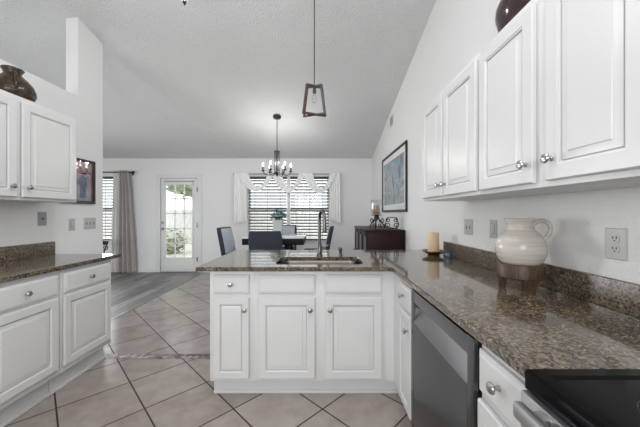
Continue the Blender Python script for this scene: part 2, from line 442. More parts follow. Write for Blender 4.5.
# partition of the kitchen: waist wall behind the cabinets plus a full-height end
wall_holes('wall_left', NY, 2.81, 0, 2.435, [(-1.3, .1, .4, 2.2)], lambda b, a, c, d, e: b.box(-2.51, LX, a, c, d, e), M['wall'])  # hole added to pass the side fill light
b = B(); b.prism([(2.81, 0), (3.13, 0), (3.13, ceil_z(LX, 3.13)+.0), (2.81, ceil_z(LX, 2.81)+.0)], -2.51, LX); struct('wall_left_end', b, M['wall'])
# far living-room wall and rear wall, unseen openings added to let light in
W3 = (2.4, 5.0, .05, 2.25)
wall_holes('wall_living_room', NY-.1, BY+.1, -.05, 4.1, [W3], lambda b, a, c, d, e: b.box(FARX-.15, FARX, a, c, d, e), M['wall'])
b = B(); b.box(-10.2, FARX-.16, 1.0, 6.3, 2.5, 2.62); struct('added_sky_shade', b, M['trim'])  # unseen slab added to keep sky light off the living-room opening
W4 = (-1.3, .1, 1.25, 2.25)
W5 = (-5.6, -3.2, .6, 2.3)
wall_holes('wall_rear', FARX-.1, 1.25, -.05, 4.1, [W4, W5], lambda b, a, c, d, e: b.box(a, c, NY-.15, NY, d, e), M['wall'])

def baseboard(name, b): struct(name, b, M['trim'])
b = B()
for a, c in ((FARX, -3.56), (-2.575, RX)): b.box(a, c, BY-.014, BY, 0, .09, .004)
baseboard('baseboard_back', b)
b = B(); b.box(RX-.014, RX, 2.87, 3.70, 0, .09, .004); b.box(RX-.014, RX, 5.06, BY-.014, 0, .09, .004); baseboard('baseboard_right', b)

# windows ------------------------------------------------------------------
def window(name, W, mull):
    x0, x1, z0, z1 = W
    b = B(); y0, y1 = BY+.07, BY+.12; t = .045
    b.box(x0, x1, y0, y1, z0, z0+t, .004); b.box(x0, x1, y0, y1, z1-t, z1, .004)
    b.box(x0, x0+t, y0, y1, z0, z1, .004); b.box(x1-t, x1, y0, y1, z0, z1, .004)
    zm = 1.365
    b.box(x0, x1, y0-.005, y1, zm-.03, zm+.03, .004)
    if mull is not None: b.box(mull-.035, mull+.035, BY+.01, y1, z0, z1, .004)
    o = struct(name, b, M['trim'])
    g = B(); g.box(x0+.02, x1-.02, BY+.094, BY+.100, z0+.02, z1-.02); obj('window_pane', g, M['glass'], o)
    s = B(); s.box(x0-.0, x1+.0, BY-.025, BY+.07, z0-.02, z0+.006, .004); obj('window_sill', s, M['trim'], o)
    return o
window('window_1', W1, -.685)
window('window_2', W2, None)

def blind(x0, x1, z0, z1, label):
    t = thing('window_blind', label, 'blind', ((x0+x1)/2, BY+.035, z0), 0, None)
    h = B(); h.box(x0, x1, BY+.005, BY+.06, z1-.055, z1-.004, .004); obj('headrail', h, M['slatdark'], t)
    s = B(); z = z1-.09; n = 0
    while z > z0+.05:
        Mx = Matrix.Translation((0, BY+.035, z)) @ Matrix.Rotation(R(-29), 4, 'X')
        s.box(x0+.004, x1-.004, -.029, .029, -.0015, .0015, 0, Mx); z -= .0665; n += 1
    obj('slats', s, M['slat'], t)
    r = B(); r.box(x0, x1, BY+.012, BY+.058, z0+.010, z0+.032, .004); obj('bottom_rail', r, M['slatdark'], t)
    c = B()
    for f in (.17, .5, .83):
        x = x0+(x1-x0)*f
        c.box(x-.003, x+.003, BY+.002, BY+.006, z0+.02, z1-.05)
    obj('ladder_cord', c, M['slat'], t)
    return t
blind(W1[0]+.01, -.725, W1[2]+.01, W1[3], 'backlit slatted blind in the left half of the swagged dining window')
blind(-.645, W1[1]-.01, W1[2]+.01, W1[3], 'backlit slatted blind in the right half of the swagged dining window, behind faucet')
blind(W2[0]+.01, W2[1]-.01, W2[2]+.01, W2[3], 'backlit slatted blind in the far left window beside the taupe curtain')

# garden door -----------------------------------------------------------------
b = B(); x0, x1, z1 = D1[0], D1[1], D1[3]
b.box(x0-.085, x0, BY-.018, BY+.0, 0, z1+.085, .005); b.box(x1, x1+.085, BY-.018, BY, 0, z1+.085, .005); b.box(x0, x1, BY-.018, BY, z1, z1+.085, .005)
struct('trim_3', b, M['trim'])
b = B(); y0, y1 = BY+.005, BY+.05
gx0, gx1, gz0, gz1 = -3.375, -2.765, .30, 1.93
b.box(x0+.003, gx0, y0, y1, .01, z1-.004, .003); b.box(gx1, x1-.003, y0, y1, .01, z1-.004, .003)
b.box(gx0, gx1, y0, y1, .01, gz0, .003); b.box(gx0, gx1, y0, y1, gz1, z1-.004, .003)
door = struct('door_1', b, M['trim'])
g = B(); g.box(gx0-.01, gx1+.01, BY+.024, BY+.030, gz0-.01, gz1+.01); obj('door_pane', g, M['glass'], door)
g = B(); t = .022
for a in (gx0, gx1-t): g.box(a, a+t, y0-.012, y0+.002, gz0, gz1, .003)
for a in (gz0, gz1-t): g.box(gx0, gx1, y0-.012, y0+.002, a, a+t, .003)
obj('glazing_frame', g, M['trim'], door)
g = B()
for k in (1, 2):
    x = gx0+(gx1-gx0)*k/3; g.box(x-.010, x+.010, BY+.018, BY+.036, gz0, gz1)
for k in range(1, 5):
    z = gz0+(gz1-gz0)*k/5; g.box(gx0, gx1, BY+.018, BY+.036, z-.010, z+.010)
obj('muntin', g, M['trim'], door)
for z in (1.06,):
    k = B(); k.lathe([(0, 0), (.028, 0), (.028, .008), (.011, .012), (.010, .03), (.026, .042), (.029, .055), (.022, .068), (0, .071)], (x0+.045, y0, z-.115), 20, Matrix.Rotation(R(90), 4, 'X'))
    obj('door_knob', k, M['nickel'], door)
k = B(); k.lathe([(0, 0), (.027, 0), (.027, .012), (.018, .018), (0, .019)], (x0+.045, y0, 1.08), 20, Matrix.Rotation(R(90), 4, 'X')); obj('deadbolt', k, M['nickel'], door)
for z in (.28, 1.02, 1.80):
    k = B(); k.cyl((x1-.002, y0-.008, z-.05), (x1-.002, y0-.008, z+.05), .008, seg=10); k.box(x1-.03, x1+.004, y0-.004, y0+.001, z-.045, z+.045)
    obj('hinge', k, M['steel'], door)
k = B(); k.tube([(gx0-.03, y0-.02, gz1+.05), (gx1+.03, y0-.02, gz1+.05)], .007, 8); obj('door_rod', k, M['nickel'], door)

# ---------------------------------------------------------------- outside
b = B(); b.box(-40, 40, -30, 40, -.25, -.12); o = struct('ground_lawn', b, M['lawn'])
def shrub(name, x, y, z, r, sc, seed, label, cat, trunk=None, group=None):
    t = thing(name, label, cat, (x, y, -.12), 0, group)
    rnd = random.Random(seed); bb = B()
    for i in range(420):
        a, c = rnd.uniform(0, 2*PI), rnd.uniform(-1, 1); rr = r*rnd.uniform(.72, 1.05); q = math.sqrt(1-c*c)
        p = Vector((x+rr*q*math.cos(a)*sc[0], y+rr*q*math.sin(a)*sc[1], z+rr*c*sc[2]))
        if p.z < -.1: continue
        tb = bmesh.new(); s = r*.16*rnd.uniform(.6, 1.3)
        v = [tb.verts.new(k) for k in ((-s, 0, 0), (0, -s*.5, .1*s), (s, 0, 0), (0, s*.5, .1*s))]; tb.faces.new(v)
        bb.merge(tb, Matrix.Translation(p) @ Matrix.Rotation(rnd.uniform(0, 6), 4, 'Z') @ Matrix.Rotation(rnd.uniform(-1.2, 1.2), 4, 'X'))
    tb = bmesh.new(); bmesh.ops.create_icosphere(tb, subdivisions=3, radius=r*.8)
    for v in tb.verts: v.co *= rnd.uniform(.9, 1.08)
    bb.merge(tb, Matrix.Translation((x, y, z)) @ Matrix.Diagonal((*sc, 1)))
    obj('foliage', bb, M['leafout'], t)
    if trunk:
        k = B(); k.tube([(x, y, -.12), (x+.05, y, (z-.1)*.5), (x, y, z)], [trunk, trunk*.8, trunk*.6], 10); obj('trunk', k, M['bark'], t)
    return t
shrub('garden_tree', -6.2, 14.5, 3.3, 1.7, (1.25, 1, .8), 3, 'pale green tree beyond the lawn, through upper door panes', 'tree', .13)
shrub('garden_shrub', -5.3, 10.0, .30, .55, (1, 1, .8), 5, 'low green shrub on the lawn, seen through garden door', 'shrub')
b = B(); 
f = thing('garden_fence', 'pale board fence at the end of the lawn, through door glass', 'fence', (-6, 17, -.12))
for i in range(64): b.box(-14+i*.26, -14+i*.26+.25, 17, 17.03, -.12, 1.5)
obj('fence_boards', b, M['fence'], f)
b = B()
for z in (.2, 1.2): b.box(-14, 2.6, 17.03, 17.08, z, z+.09)
obj('fence_rail', b, M['fence'], f)

# ---------------------------------------------------------------- kitchen cabinets
Z = Vector((0, 0, 1))
DOORP = [(.003, 0), (.003, .003), (0, .003), (0, .015), (.004, .020), (.050, .020), (.0512, .0165), (.0565, .0145), (.0572, .004), (.0612, .004), (.0625, .012), (.086, .0150), (.088, .0185), (.10, .0188)]
NARROWP = [(.003, 0), (.003, .003), (0, .003), (0, .015), (.004, .020), (.044, .020), (.0452, .0165), (.0500, .0145), (.0507, .004), (.0545, .004), (.0558, .012), (.075, .018), (.079, .0185)]
DRAWP = [(.003, 0), (.003, .003), (0, .003), (0, .011), (.006, .0155), (.013, .0165), (.016, .020), (.018, .020)]
def knob(p, n, parent):
    q = Vector(n).to_track_quat('Z', 'Y').to_matrix().to_4x4()
    k = B(); k.lathe([(0, 0), (.0085, 0), (.0085, .003), (.0055, .006), (.0055, .013), (.0095, .017), (.0155, .020), (.0165, .024), (.014, .0285), (.006, .031), (0, .0313)], p, 20, q)
    return obj('knob', k, M['nickel'], parent)
def door_front(o, u, n, w_, h_, parent, name='door', prof=DOORP, kn=None):
    b = B(); b.panel(o, u, Z, n, w_, h_, prof); d = obj(name, b, M['cab'], parent, ang=20)
    if kn is not None:
        out = prof[-1][1] if name == 'drawer' else .020
        p = Vector(o)+Vector(u)*kn[0]+Z*kn[1]+Vector(n)*out
        knob(p, n, d)
    return d

CT = .884   # underside of stone
# peninsula units, faces look to -Y
PY = 1.98; U = Vector((1, 0, 0)); N = Vector((0, -1, 0))
t = thing('base_cabinet', 'narrow white base cabinet at the left end of the sink peninsula', 'cabinet', (-.6125, 2.28, 0), 0, 'white base cabinets')
b = B(); b.box(-.766, -.459, PY, 2.60, .112, CT, .002); obj('body', b, M['cab'], t)
b = B(); b.box(-.755, -.459, PY+.05, 2.59, 0, .112); b.box(-.755, -.459, PY+.038, PY+.05, 0, .022, .005); obj('toe_kick', b, M['cab'], t)
door_front((-.738, PY, .723), U, N, .248, .131, t, 'drawer', DRAWP, (.124, .068))
door_front((-.738, PY, .137), U, N, .248, .560, t, 'door', NARROWP, (.219, .478))
t = thing('base_cabinet', 'wide white double-door sink cabinet in the middle of the peninsula', 'cabinet', (0, 2.28, 0), 0, 'white base cabinets')
b = B(); b.box(-.459, .459, PY, PY+.02, .112, CT, .001); b.box(-.459, -.441, PY+.02, 2.60, .112, CT); b.box(.441, .459, PY+.02, 2.60, .112, CT); b.box(-.441, .441, 2.58, 2.60, .112, CT); b.box(-.441, .441, PY+.02, 2.58, .112, .13); obj('body', b, M['cab'], t)
b = B(); b.box(-.459, .459, PY+.05, 2.59, 0, .112); b.box(-.459, .459, PY+.038, PY+.05, 0, .022, .005); obj('toe_kick', b, M['cab'], t)
for x, kx in ((-.428, .360), (.0345, .034)):
    door_front((x, PY, .723), U, N, .394, .131, t, 'false_drawer_front', DRAWP)
    door_front((x, PY, .137), U, N, .394, .560, t, 'door', DOORP, (kx, .478))
# right run, faces look to -X
FX = .515; U2 = Vector((0, -1, 0)); N2 = Vector((-1, 0, 0))
t = thing('base_cabinet', 'white corner base cabinet between sink peninsula and dishwasher', 'cabinet', (.82, 2.08, 0), 0, 'white base cabinets')
b = B(); b.prism([(.459, PY), (FX, PY), (FX, 1.556), (1.125, 1.556), (1.125, 2.60), (.459, 2.60)], .112, CT, 'z'); obj('body', b, M['cab'], t)
b = B(); b.prism([(.459, PY+.05), (FX+.05, PY+.05), (FX+.05, 1.556), (1.12, 1.556), (1.12, 2.59), (.459, 2.59)], 0, .112, 'z')
b.box(.459, FX+.04, PY+.038, PY+.05, 0, .022, .005); obj('toe_kick', b, M['cab'], t)
door_front((FX, 1.805, .723), U2, N2, .235, .131, t, 'drawer', DRAWP, (.117, .068))
door_front((FX, 1.805, .137), U2, N2, .235, .560, t, 'door', NARROWP, (.203, .478))
t = thing('base_cabinet', 'white base cabinet between dishwasher and black range', 'cabinet', (.82, .78, 0), 0, 'white base cabinets')
b = B(); b.box(FX, 1.125, .668, .905, .112, CT, .002); obj('body', b, M['cab'], t)
b = B(); b.box(FX+.05, 1.12, .668, .905, 0, .112); obj('toe_kick', b, M['cab'], t)
door_front((FX, .897, .723), U2, N2, .222, .131, t, 'drawer', DRAWP, (.111, .072))
door_front((FX, .897, .137), U2, N2, .222, .560, t, 'door', NARROWP, (.19, .478))
# left run, faces look to +X
LF = -1.83; U3 = Vector((0, 1, 0)); N3 = Vector((1, 0, 0))
def left_base(y0, y1, label, fronts):
    t = thing('base_cabinet', label, 'cabinet', (-2.1, (y0+y1)/2, 0), 0, 'white base cabinets')
    b = B(); b.box(LX+.003, LF, y0, y1, .152, CT, .002); obj('body', b, M['cab'], t)
    b = B(); b.box(LX+.003, -1.905, y0, y1+(.012 if y1 > 2.4 else 0), 0, .152)
    b.box(-1.905, -1.890, y0, y1+(.012 if y1 > 2.4 else 0), 0, .024, .005); obj('toe_kick', b, M['cab'], t)
    for a, c, kn in fronts:
        door_front((LF, a, .712), U3, N3, c-a, .141, t, 'drawer', DRAWP, ((c-a)/2, .072))
        door_front((LF, a, .195), U3, N3, c-a, .498, t, 'door', DOORP)
left_base(2.0, 2.49, 'white base cabinet at the end of the left counter, nearest the garden door', [(2.020, 2.466, 0)])
left_base(1.05, 1.995, 'white base cabinet at the left edge of the picture, under the left counter', [(1.530, 1.972, 0), (1.070, 1.500, 0)])

# wall cabinets
def wall_cab(face, back, y0, y1, z0, z1, label, doors, n, u):
    t = thing('wall_cabinet', label, 'cabinet', ((face+back)/2, (y0+y1)/2, z0), 0, 'white wall cabinets')
    s = 1 if n.x > 0 else -1
    b = B(); b.box(min(face, back), max(face, back), y0, y1, z0, z1, .002); obj('body', b, M['cab'], t)
    for a, w_, kx in doors: door_front((face, a, z0+.019), u, n, w_, .662, t, 'door', DOORP, (kx, .072))
    return t
wall_cab(.80, RX-.003, 1.417, 2.20, 1.372, 2.088, 'white wall cabinet farthest along the right wall, next to the large picture', [(2.172, .338, .31), (1.804, .372, .028)], N2, U2)
wall_cab(.80, RX-.003, .64, 1.414, 1.372, 2.088, 'nearest white wall cabinet on the right wall, above the cream pitcher', [(1.400, .352, .322), (.988, .312, .030)], N2, U2)
wall_cab(-2.08, LX+.003, 1.48, 2.43, 1.372, 2.088, 'white wall cabinet on the left partition under the brown streaked pot', [(1.973, .433, .036), (1.500, .437, .40)], N3, U3)

# ---------------------------------------------------------------- stone tops
def slab(outer, hole, z0, z1):
    b = B(); t = bmesh.new()
    for z in (z0, z1):
        es = []
        for lp in ([outer, hole] if hole else [outer]):
            vs = [t.verts.new((x, y, z)) for x, y in lp]
            es += [t.edges.new((vs[i], vs[(i+1) % len(vs)])) for i in range(len(vs))]
        bmesh.ops.triangle_fill(t, edges=es, use_beauty=True)
    b.merge(t)
    for lp in ([outer, hole] if hole else [outer]):
        t = bmesh.new(); n = len(lp)
        a = [t.verts.new((x, y, z0)) for x, y in lp]; c = [t.verts.new((x, y, z1)) for x, y in lp]
        for i in range(n): t.faces.new((a[i], a[(i+1) % n], c[(i+1) % n], c[i]))
        b.merge(t)
    bmesh.ops.remove_doubles(b.bm, verts=list(b.bm.verts), dist=1e-5)
    bmesh.ops.recalc_face_normals(b.bm, faces=list(b.bm.faces))
    sharp = [e for e in b.bm.edges if len(e.link_faces) == 2 and e.calc_face_angle(0) > 1.2 and abs(e.verts[0].co.z-e.verts[1].co.z) < 1e-6]
    bmesh.ops.bevel(b.bm, geom=sharp, offset=.005, segments=2, profile=.6, affect='EDGES')
    return b
def rrect(x0, x1, y0, y1, r, n=6):
    pts = []
    for cx, cy, a0 in ((x1-r, y1-r, 0), (x0+r, y1-r, 90), (x0+r, y0+r, 180), (x1-r, y0+r, 270)):
        for k in range(n+1): pts.append((cx+r*math.cos(R(a0+90*k/n)), cy+r*math.sin(R(a0+90*k/n))))
    return pts
SH = rrect(-.325, .318, 2.034, 2.39, .07)
outer = [(-.843, 1.928), (.475, 1.928), (.487, 1.915), (.487, .664), (RX-.002, .664), (RX-.002, 2.856), (-.843, 2.856)]
t = thing('worktop', 'brown granite worktop of the sink peninsula and right wall', 'worktop', (0, 2.3, CT), 0)
obj('slab', slab(outer, SH, CT, .914), M['granite'], t, ang=8)
b = B(); b.box(1.109, RX-.002, .664, 2.56, .9145, 1.0285, .003); obj('backsplash', b, M['granite_splash'], t)
t = thing('worktop', 'brown granite worktop on the left cabinets under the partition', 'worktop', (-2.1, 2.0, CT), 0)
obj('slab', slab([(LX+.002, 1.05), (-1.80, 1.05), (-1.80, 2.572), (LX+.002, 2.572)], None, CT, .914), M['granite'], t, ang=8)
b = B(); b.box(LX+.002, -2.368, 1.05, 2.545, .9145, 1.0285, .003); obj('backsplash', b, M['granite_splash'], t)

# sink
def sh(d, z): return [(x*(1-d/.32), 2.212+(y-2.212)*(1-d/.18), z) for x, y in SH]
t = thing('sink', 'undermount stainless sink set in the granite peninsula', 'sink', (0, 2.212, .70))
b = B(); b.rings([sh(-.018, CT-.001), sh(0, CT-.002), sh(.004, CT-.02), sh(.008, .74), sh(.03, .705), sh(.10, .70)], cap0=False); obj('bowl', b, M['sinksteel'], t)
b = B(); b.lathe([(0, .0), (.042, 0), (.045, .004), (.030, .005), (.0, .003)], (0, 2.26, .701), 24); obj('drain', b, M['steel'], t)
# faucet
t = thing('faucet', 'tall gunmetal pull-down faucet behind the sink', 'faucet', (-.004, 2.45, .914))
fx, fy = -.004, 2.45
b = B(); b.lathe([(0, 0), (.027, 0), (.027, .006), (.021, .012), (.020, .10), (.0165, .105), (0, .105)], (fx, fy, .914), 24); obj('base', b, M['faucet'], t)
b = B(); pts = [(fx, fy, 1.0), (fx, fy, 1.12), (fx, fy, 1.22)]
dx, dy = .24, -.97
for k in range(1, 13):
    a = PI*k/12; q = .085*(1-math.cos(a)); pts.append((fx+dx*q, fy+dy*q, 1.22+.085*math.sin(a)))
b.tube(pts, .0135, 14); obj('spout', b, M['faucet'], t)
e = Vector(pts[-1])
b = B(); b.cyl(e+Vector((0, 0, .012)), e+Vector((.0, 0, -.085)), .0145, .0185, 18); b.cyl(e+Vector((.0, 0, -.085)), e+Vector((0, 0, -.097)), .0185, .016, 18); obj('spray_head', b, M['faucet'], t)
b = B(); b.tube([(fx+.015, fy, .985), (fx+.045, fy, .990), (fx+.085, fy-.01, 1.01)], [.009, .0075, .006], 10); obj('lever', b, M['faucet'], t)
t = thing('soap_dispenser', 'short dark soap dispenser beside the faucet', 'soap dispenser', (.175, 2.47, .914))
b = B(); b.lathe([(0, 0), (.021, 0), (.021, .005), (.014, .010), (.013, .040), (.019, .045), (.019, .062), (.010, .068), (0, .068)], (.175, 2.47, .914), 20); obj('pump', b, M['faucet'], t)
b = B(); b.tube([(.175, 2.47, .974), (.170, 2.43, .975), (.168, 2.405, .967)], .006, 8); obj('nozzle', b, M['faucet'], t)

# ---------------------------------------------------------------- dishwasher
y0, y1 = .915, 1.551
t = thing('dishwasher', 'stainless dishwasher under the right worktop', 'dishwasher', (.8, 1.23, 0))
b = B(); b.box(.535, 1.10, y0, y1, .10, .878); obj('tub', b, M['enamel'], t)
prof = [(.500, .125), (.496, .130), (.496, .700), (.500, .706), (.529, .775), (.531, .785), (.528, .795), (.500, .803), (.497, .808), (.497, .868), (.505, .872), (.535, .872), (.535, .125)]
b = B(); b.prism(prof, y0+.045, y1-.045, 'y')
for a, c in ((y0+.003, y0+.0452), (y1-.0452, y1-.003)): b.box(.496, .535, a, c, .125, .872, .003)
obj('door', b, M['steel'], t)
b = B(); b.prism([(.4955, .702), (.500, .7075), (.5285, .775), (.5275, .778), (.4985, .7095), (.4945, .705)], y0+.047, y1-.047, 'y'); obj('pocket_handle', b, mat('satin_steel', (.30, .30, .31), .35, 1), t)
b = B(); b.box(.565, .60, y0+.004, y1-.004, .0, .115); obj('kick_plate', b, M['enamel'], t)

# ---------------------------------------------------------------- range
y0, y1 = -.105, .655
t = thing('kitchen_range', 'black glass-top range with steel handle at the lower right corner', 'range', (.8, .275, 0))
b = B(); b.box(.50, 1.10, y0, y1, .03, .877, .003); obj('body', b, M['enamel'], t)
b = B(); b.panel((.472, y0, .8775), (1, 0, 0), (0, 1, 0), (0, 0, 1), 1.105-.472, y1-y0, [(0, 0), (0, .040), (.004, .0445), (.030, .0445), (.036, .0395), (.05, .039)]); obj('cooktop', b, M['glassblack'], t)
for cx, cy, r in ((.665, .455, .105), (.665, .085, .085), (.93, .455, .08), (.93, .085, .10)):
    b = B()
    for q in (r, r*.72): b.tube([(cx+q*math.cos(2*PI*k/48), cy+q*math.sin(2*PI*k/48), .9168) for k in range(48)], .0012, 6, True)
    obj('burner', b, M['burner'], t)
b = B(); b.box(.458, .50, y0+.004, y1-.004, .22, .876, .004); dd = obj('oven_door', b, M['steel_light'], t)
b = B(); b.box(.4565, .463, y0+.12, y1-.12, .36, .72, .002); obj('oven_window', b, M['glassblack'], dd)
b = B(); b.box(.418, .440, y0+.036, y1-.036, .838, .872, .006)
for yy in (y0+.07, y1-.09): b.box(.438, .460, yy, yy+.03, .844, .866, .003)
obj('oven_handle', b, M['steel_light'], dd)
b = B(); b.box(.474, .50, y0+.004, y1-.004, .06, .21, .004); obj('drawer', b, M['steel'], t)
b = B(); b.box(1.045, 1.105, y0, y1, .917, 1.09, .006); obj('control_panel', b, M['enamel'], t)

# ---------------------------------------------------------------- things on the worktop
cx, cy = .975, 1.385
t = thing('pitcher_stand', 'round walnut stand on stubby legs under the cream pitcher', 'stand', (cx, cy, .914))
b = B(); b.lathe([(0, .056), (.093, .056), (.098, .060), (.100, .120), (.097, .125), (.086, .125), (.083, .100), (0, .100)], (cx, cy, .914), 48); obj('ring', b, M['standwood'], t)
for a in (R(-98), R(150), R(28)):
    p = Vector((cx+.074*math.cos(a), cy+.074*math.sin(a), .9142))
    b = B(); Mx = Matrix.Translation(p) @ Matrix.Rotation(a, 4, 'Z')
    b.rings([[Mx @ Vector((x*s, y*s, z)) for x, y in ((-.022, -.030), (.022, -.030), (.022, .030), (-.022, .030))] for s, z in ((.62, 0), (.66, .003), (1, .057))])
    obj('leg', b, M['standwood'], t)
t = thing('pitcher', 'large cream glazed pitcher with loop handle on the walnut stand', 'pitcher', (cx, cy, 1.015))
Pp = [(0, 0.0), (.060, 0.0), (.085, .012), (.110, .045), (.1225, .080), (.124, .105), (.116, .135), (.098, .160), (.076, .176), (.066, .188), (.064, .205), (.068, .222), (.077, .232), (.0785, .237), (.074, .240), (.066, .234), (.058, .215), (.057, .19), (.085, .165), (.112, .13), (.115, .08), (.08, .02), (0, .012)]
b = B(); b.lathe([(q*.87, z) for q, z in Pp], (cx, cy, 1.0145), 56); obj('body', b, M['pitcher'], t, ang=50)
hd = Vector((.72, -.62, 0)).normalized()
b = B(); hp = []
for r, z in ((.066, .214), (.082, .226), (.105, .230), (.128, .218), (.138, .195), (.132, .168), (.117, .150), (.108, .140)): hp.append(Vector((cx, cy, 1.0145+z))+hd*r*.83)
# smooth the handle path
def smooth_path(p, n=4):
    out = []
    for i in range(len(p)-1):
        a, b_, c, d = p[max(i-1, 0)], p[i], p[i+1], p[min(i+2, len(p)-1)]
        for k in range(n):
            q = k/n
            out.append(.5*((2*b_)+(-a+c)*q+(2*a-5*b_+4*c-d)*q*q+(-a+3*b_-3*c+d)*q**3))
    out.append(p[-1]); return out
b.tube(smooth_path(hp), .0095, 12, sq=1.9); obj('handle', b, M['pitcher'], t)

cx, cy = .985, 2.47
t = thing('candle_dish', 'shallow bronze dish under the pillar candle', 'dish', (cx, cy, .914))
b = B(); b.lathe([(0, 0), (.05, 0), (.052, .008), (.045, .013), (.075, .024), (.097, .040), (.095, .044), (.07, .030), (.04, .022), (0, .021)], (cx, cy, .914), 40); obj('dish', b, M['bronze'], t)
t = thing('pillar_candle', 'tan pillar candle standing on bronze dish', 'candle', (cx, cy, .936))
b = B(); b.lathe([(0, 0), (.046, 0), (.0475, .003), (.0475, .172), (.044, .177), (.03, .173), (0, .170)], (cx, cy, .9355), 36); obj('wax', b, M['candle'], t)
b = B(); b.tube([(cx, cy, 1.104), (cx+.001, cy, 1.116)], .0012, 6); obj('wick', b, M['black'], t)
t = thing('votive_cup', 'tiny blue glazed cup on the worktop right of the candle dish', 'cup', (1.052, 2.33, .914))
b = B(); b.lathe([(0, 0), (.018, 0), (.023, .008), (.024, .030), (.020, .042), (.022, .048), (.019, .048), (.017, .04), (.019, .02), (0, .01)], (1.052, 2.33, .914), 24); obj('cup', b, M['blueglaze'], t)

# pots on the wall cabinets
cx, cy = -2.232, 2.065
t = thing('glazed_pot', 'brown streaked pot with flared neck on the left wall cabinet', 'pot', (cx, cy, 2.088))
b = B(); b.lathe([(0, 0), (.085, 0), (.112, .020), (.127, .060), (.126, .085), (.112, .125), (.082, .165), (.054, .190), (.047, .203), (.052, .218), (.063, .234), (.061, .239), (.054, .235), (.040, .212), (.038, .19), (0, .18)], (cx, cy, 2.088), 48); obj('pot', b, M['brownglaze'], t, ang=60)
for a in (-35, 145):
    b = B(); d = Vector((math.cos(R(a)), math.sin(R(a)), 0)); c = Vector((cx, cy, 2.088))
    b.tube(smooth_path([c+d*.050+Z*.196, c+d*.078+Z*.200, c+d*.115+Z*.165, c+d*.138+Z*.115, c+d*.124+Z*.070]), .008, 8); obj('handle', b, M['brownglaze'], t)
cx, cy = .985, 1.35
t = thing('glazed_pot', 'dark plum glossy pot with lug handles on the right wall cabinets', 'pot', (cx, cy, 2.088))
b = B(); b.lathe([(0, 0), (.07, 0), (.085, .01), (.115, .075), (.132, .145), (.130, .185), (.11, .235), (.08, .265), (.075, .285), (.088, .305), (.08, .306), (.066, .285), (.07, .26), (0, .24)], (cx, cy, 2.088), 48); obj('pot', b, M['darkglaze'], t, ang=60)
for a in (195, 15):
    b = B(); d = Vector((math.cos(R(a)), math.sin(R(a)), 0)); c = Vector((cx, cy, 2.088))
    b.tube(smooth_path([c+d*.122+Z*.190, c+d*.135+Z*.180, c+d*.137+Z*.165, c+d*.128+Z*.150]), .008, 10); obj('lug', b, M['darkglaze'], t)

# ---------------------------------------------------------------- wall plates
def plate(side, yc, zc, w_, kind, label, m, cat='light switch', name='switch_plate', h_=.117):
    x = RX if side > 0 else LX; n = Vector((-side, 0, 0)); u = Vector((0, -side, 0))
    t = thing(name, label, cat, (x, yc, zc-h_/2))
    b = B(); b.panel((x, yc+side*w_/2, zc-h_/2), u, Z, n, w_, h_, [(0, 0), (0, .003), (.004, .006), (.006, .006)]); obj('plate', b, m, t)
    def bx(name, du, dz, a, c, out, mm):
        q = B(); cy_ = yc+du; x0 = x-side*.004; x1 = x-side*out
        q.box(min(x0, x1), max(x0, x1), cy_-a/2, cy_+a/2, zc+dz-c/2, zc+dz+c/2, .001); return obj(name, q, mm, t)
    if kind[0] == 'toggle':
        for i in range(kind[1]):
            du = (i-(kind[1]-1)/2)*.046
            bx('toggle_slot', du, 0, .011, .026, .0064, M['slot']); bx('toggle', du, .006, .008, .012, .014, m)
    elif kind[0] == 'rocker':
        bx('rocker_frame', 0, 0, .036, .070, .0066, M['slot']); bx('rocker', 0, 0, .032, .066, .009, m)
    elif kind[0] == 'outlet':
        for dz in (.020, -.020):
            q = B(); q.lathe([(0, 0), (.0175, 0), (.0175, .0035), (0, .0035)], (x-side*.005, yc, zc+dz), 20, Matrix.Rotation(R(-90*side), 4, 'Y')); rc = obj('receptacle', q, m, t)
            for dy in (-.0065, .0065):
                q = B(); q.box(x-side*.0092-.0006, x-side*.0092+.0006, yc+dy-.0013, yc+dy+.0013, zc+dz, zc+dz+.009); obj('slot', q, M['slot'], rc)
            q = B(); q.box(x-side*.0092-.0006, x-side*.0092+.0006, yc-.0022, yc+.0022, zc+dz-.010, zc+dz-.005); obj('slot', q, M['slot'], rc)
    elif kind[0] == 'jack':
        bx('jack', 0, 0, .016, .016, .0075, M['slot'])
    return t
plate(1, 2.160, 1.176, .118, ('toggle', 2), 'white double toggle switch plate on right wall nearest the candle', M['plate_white'])
plate(1, 1.850, 1.178, .073, ('rocker',), 'single rocker switch plate on right wall left of pitcher', M['plate_white'])
plate(1, 1.083, 1.162, .078, ('outlet',), 'duplex power outlet on right wall nearest the camera, right of pitcher', M['plate_white'], 'outlet', 'power_outlet', .120)
plate(-1, 2.445, 1.233, .076, ('jack',), 'pewter jack plate on left wall directly under the cabinet', M['plate_grey'], 'outlet', 'wall_jack')
plate(-1, 2.738, 1.172, .068, ('rocker',), 'single rocker switch plate on left wall below the framed poster', M['plate_white'])
plate(-1, 2.953, 1.178, .152, ('toggle', 3), 'triple toggle switch plate near the partition end', M['plate_white'])

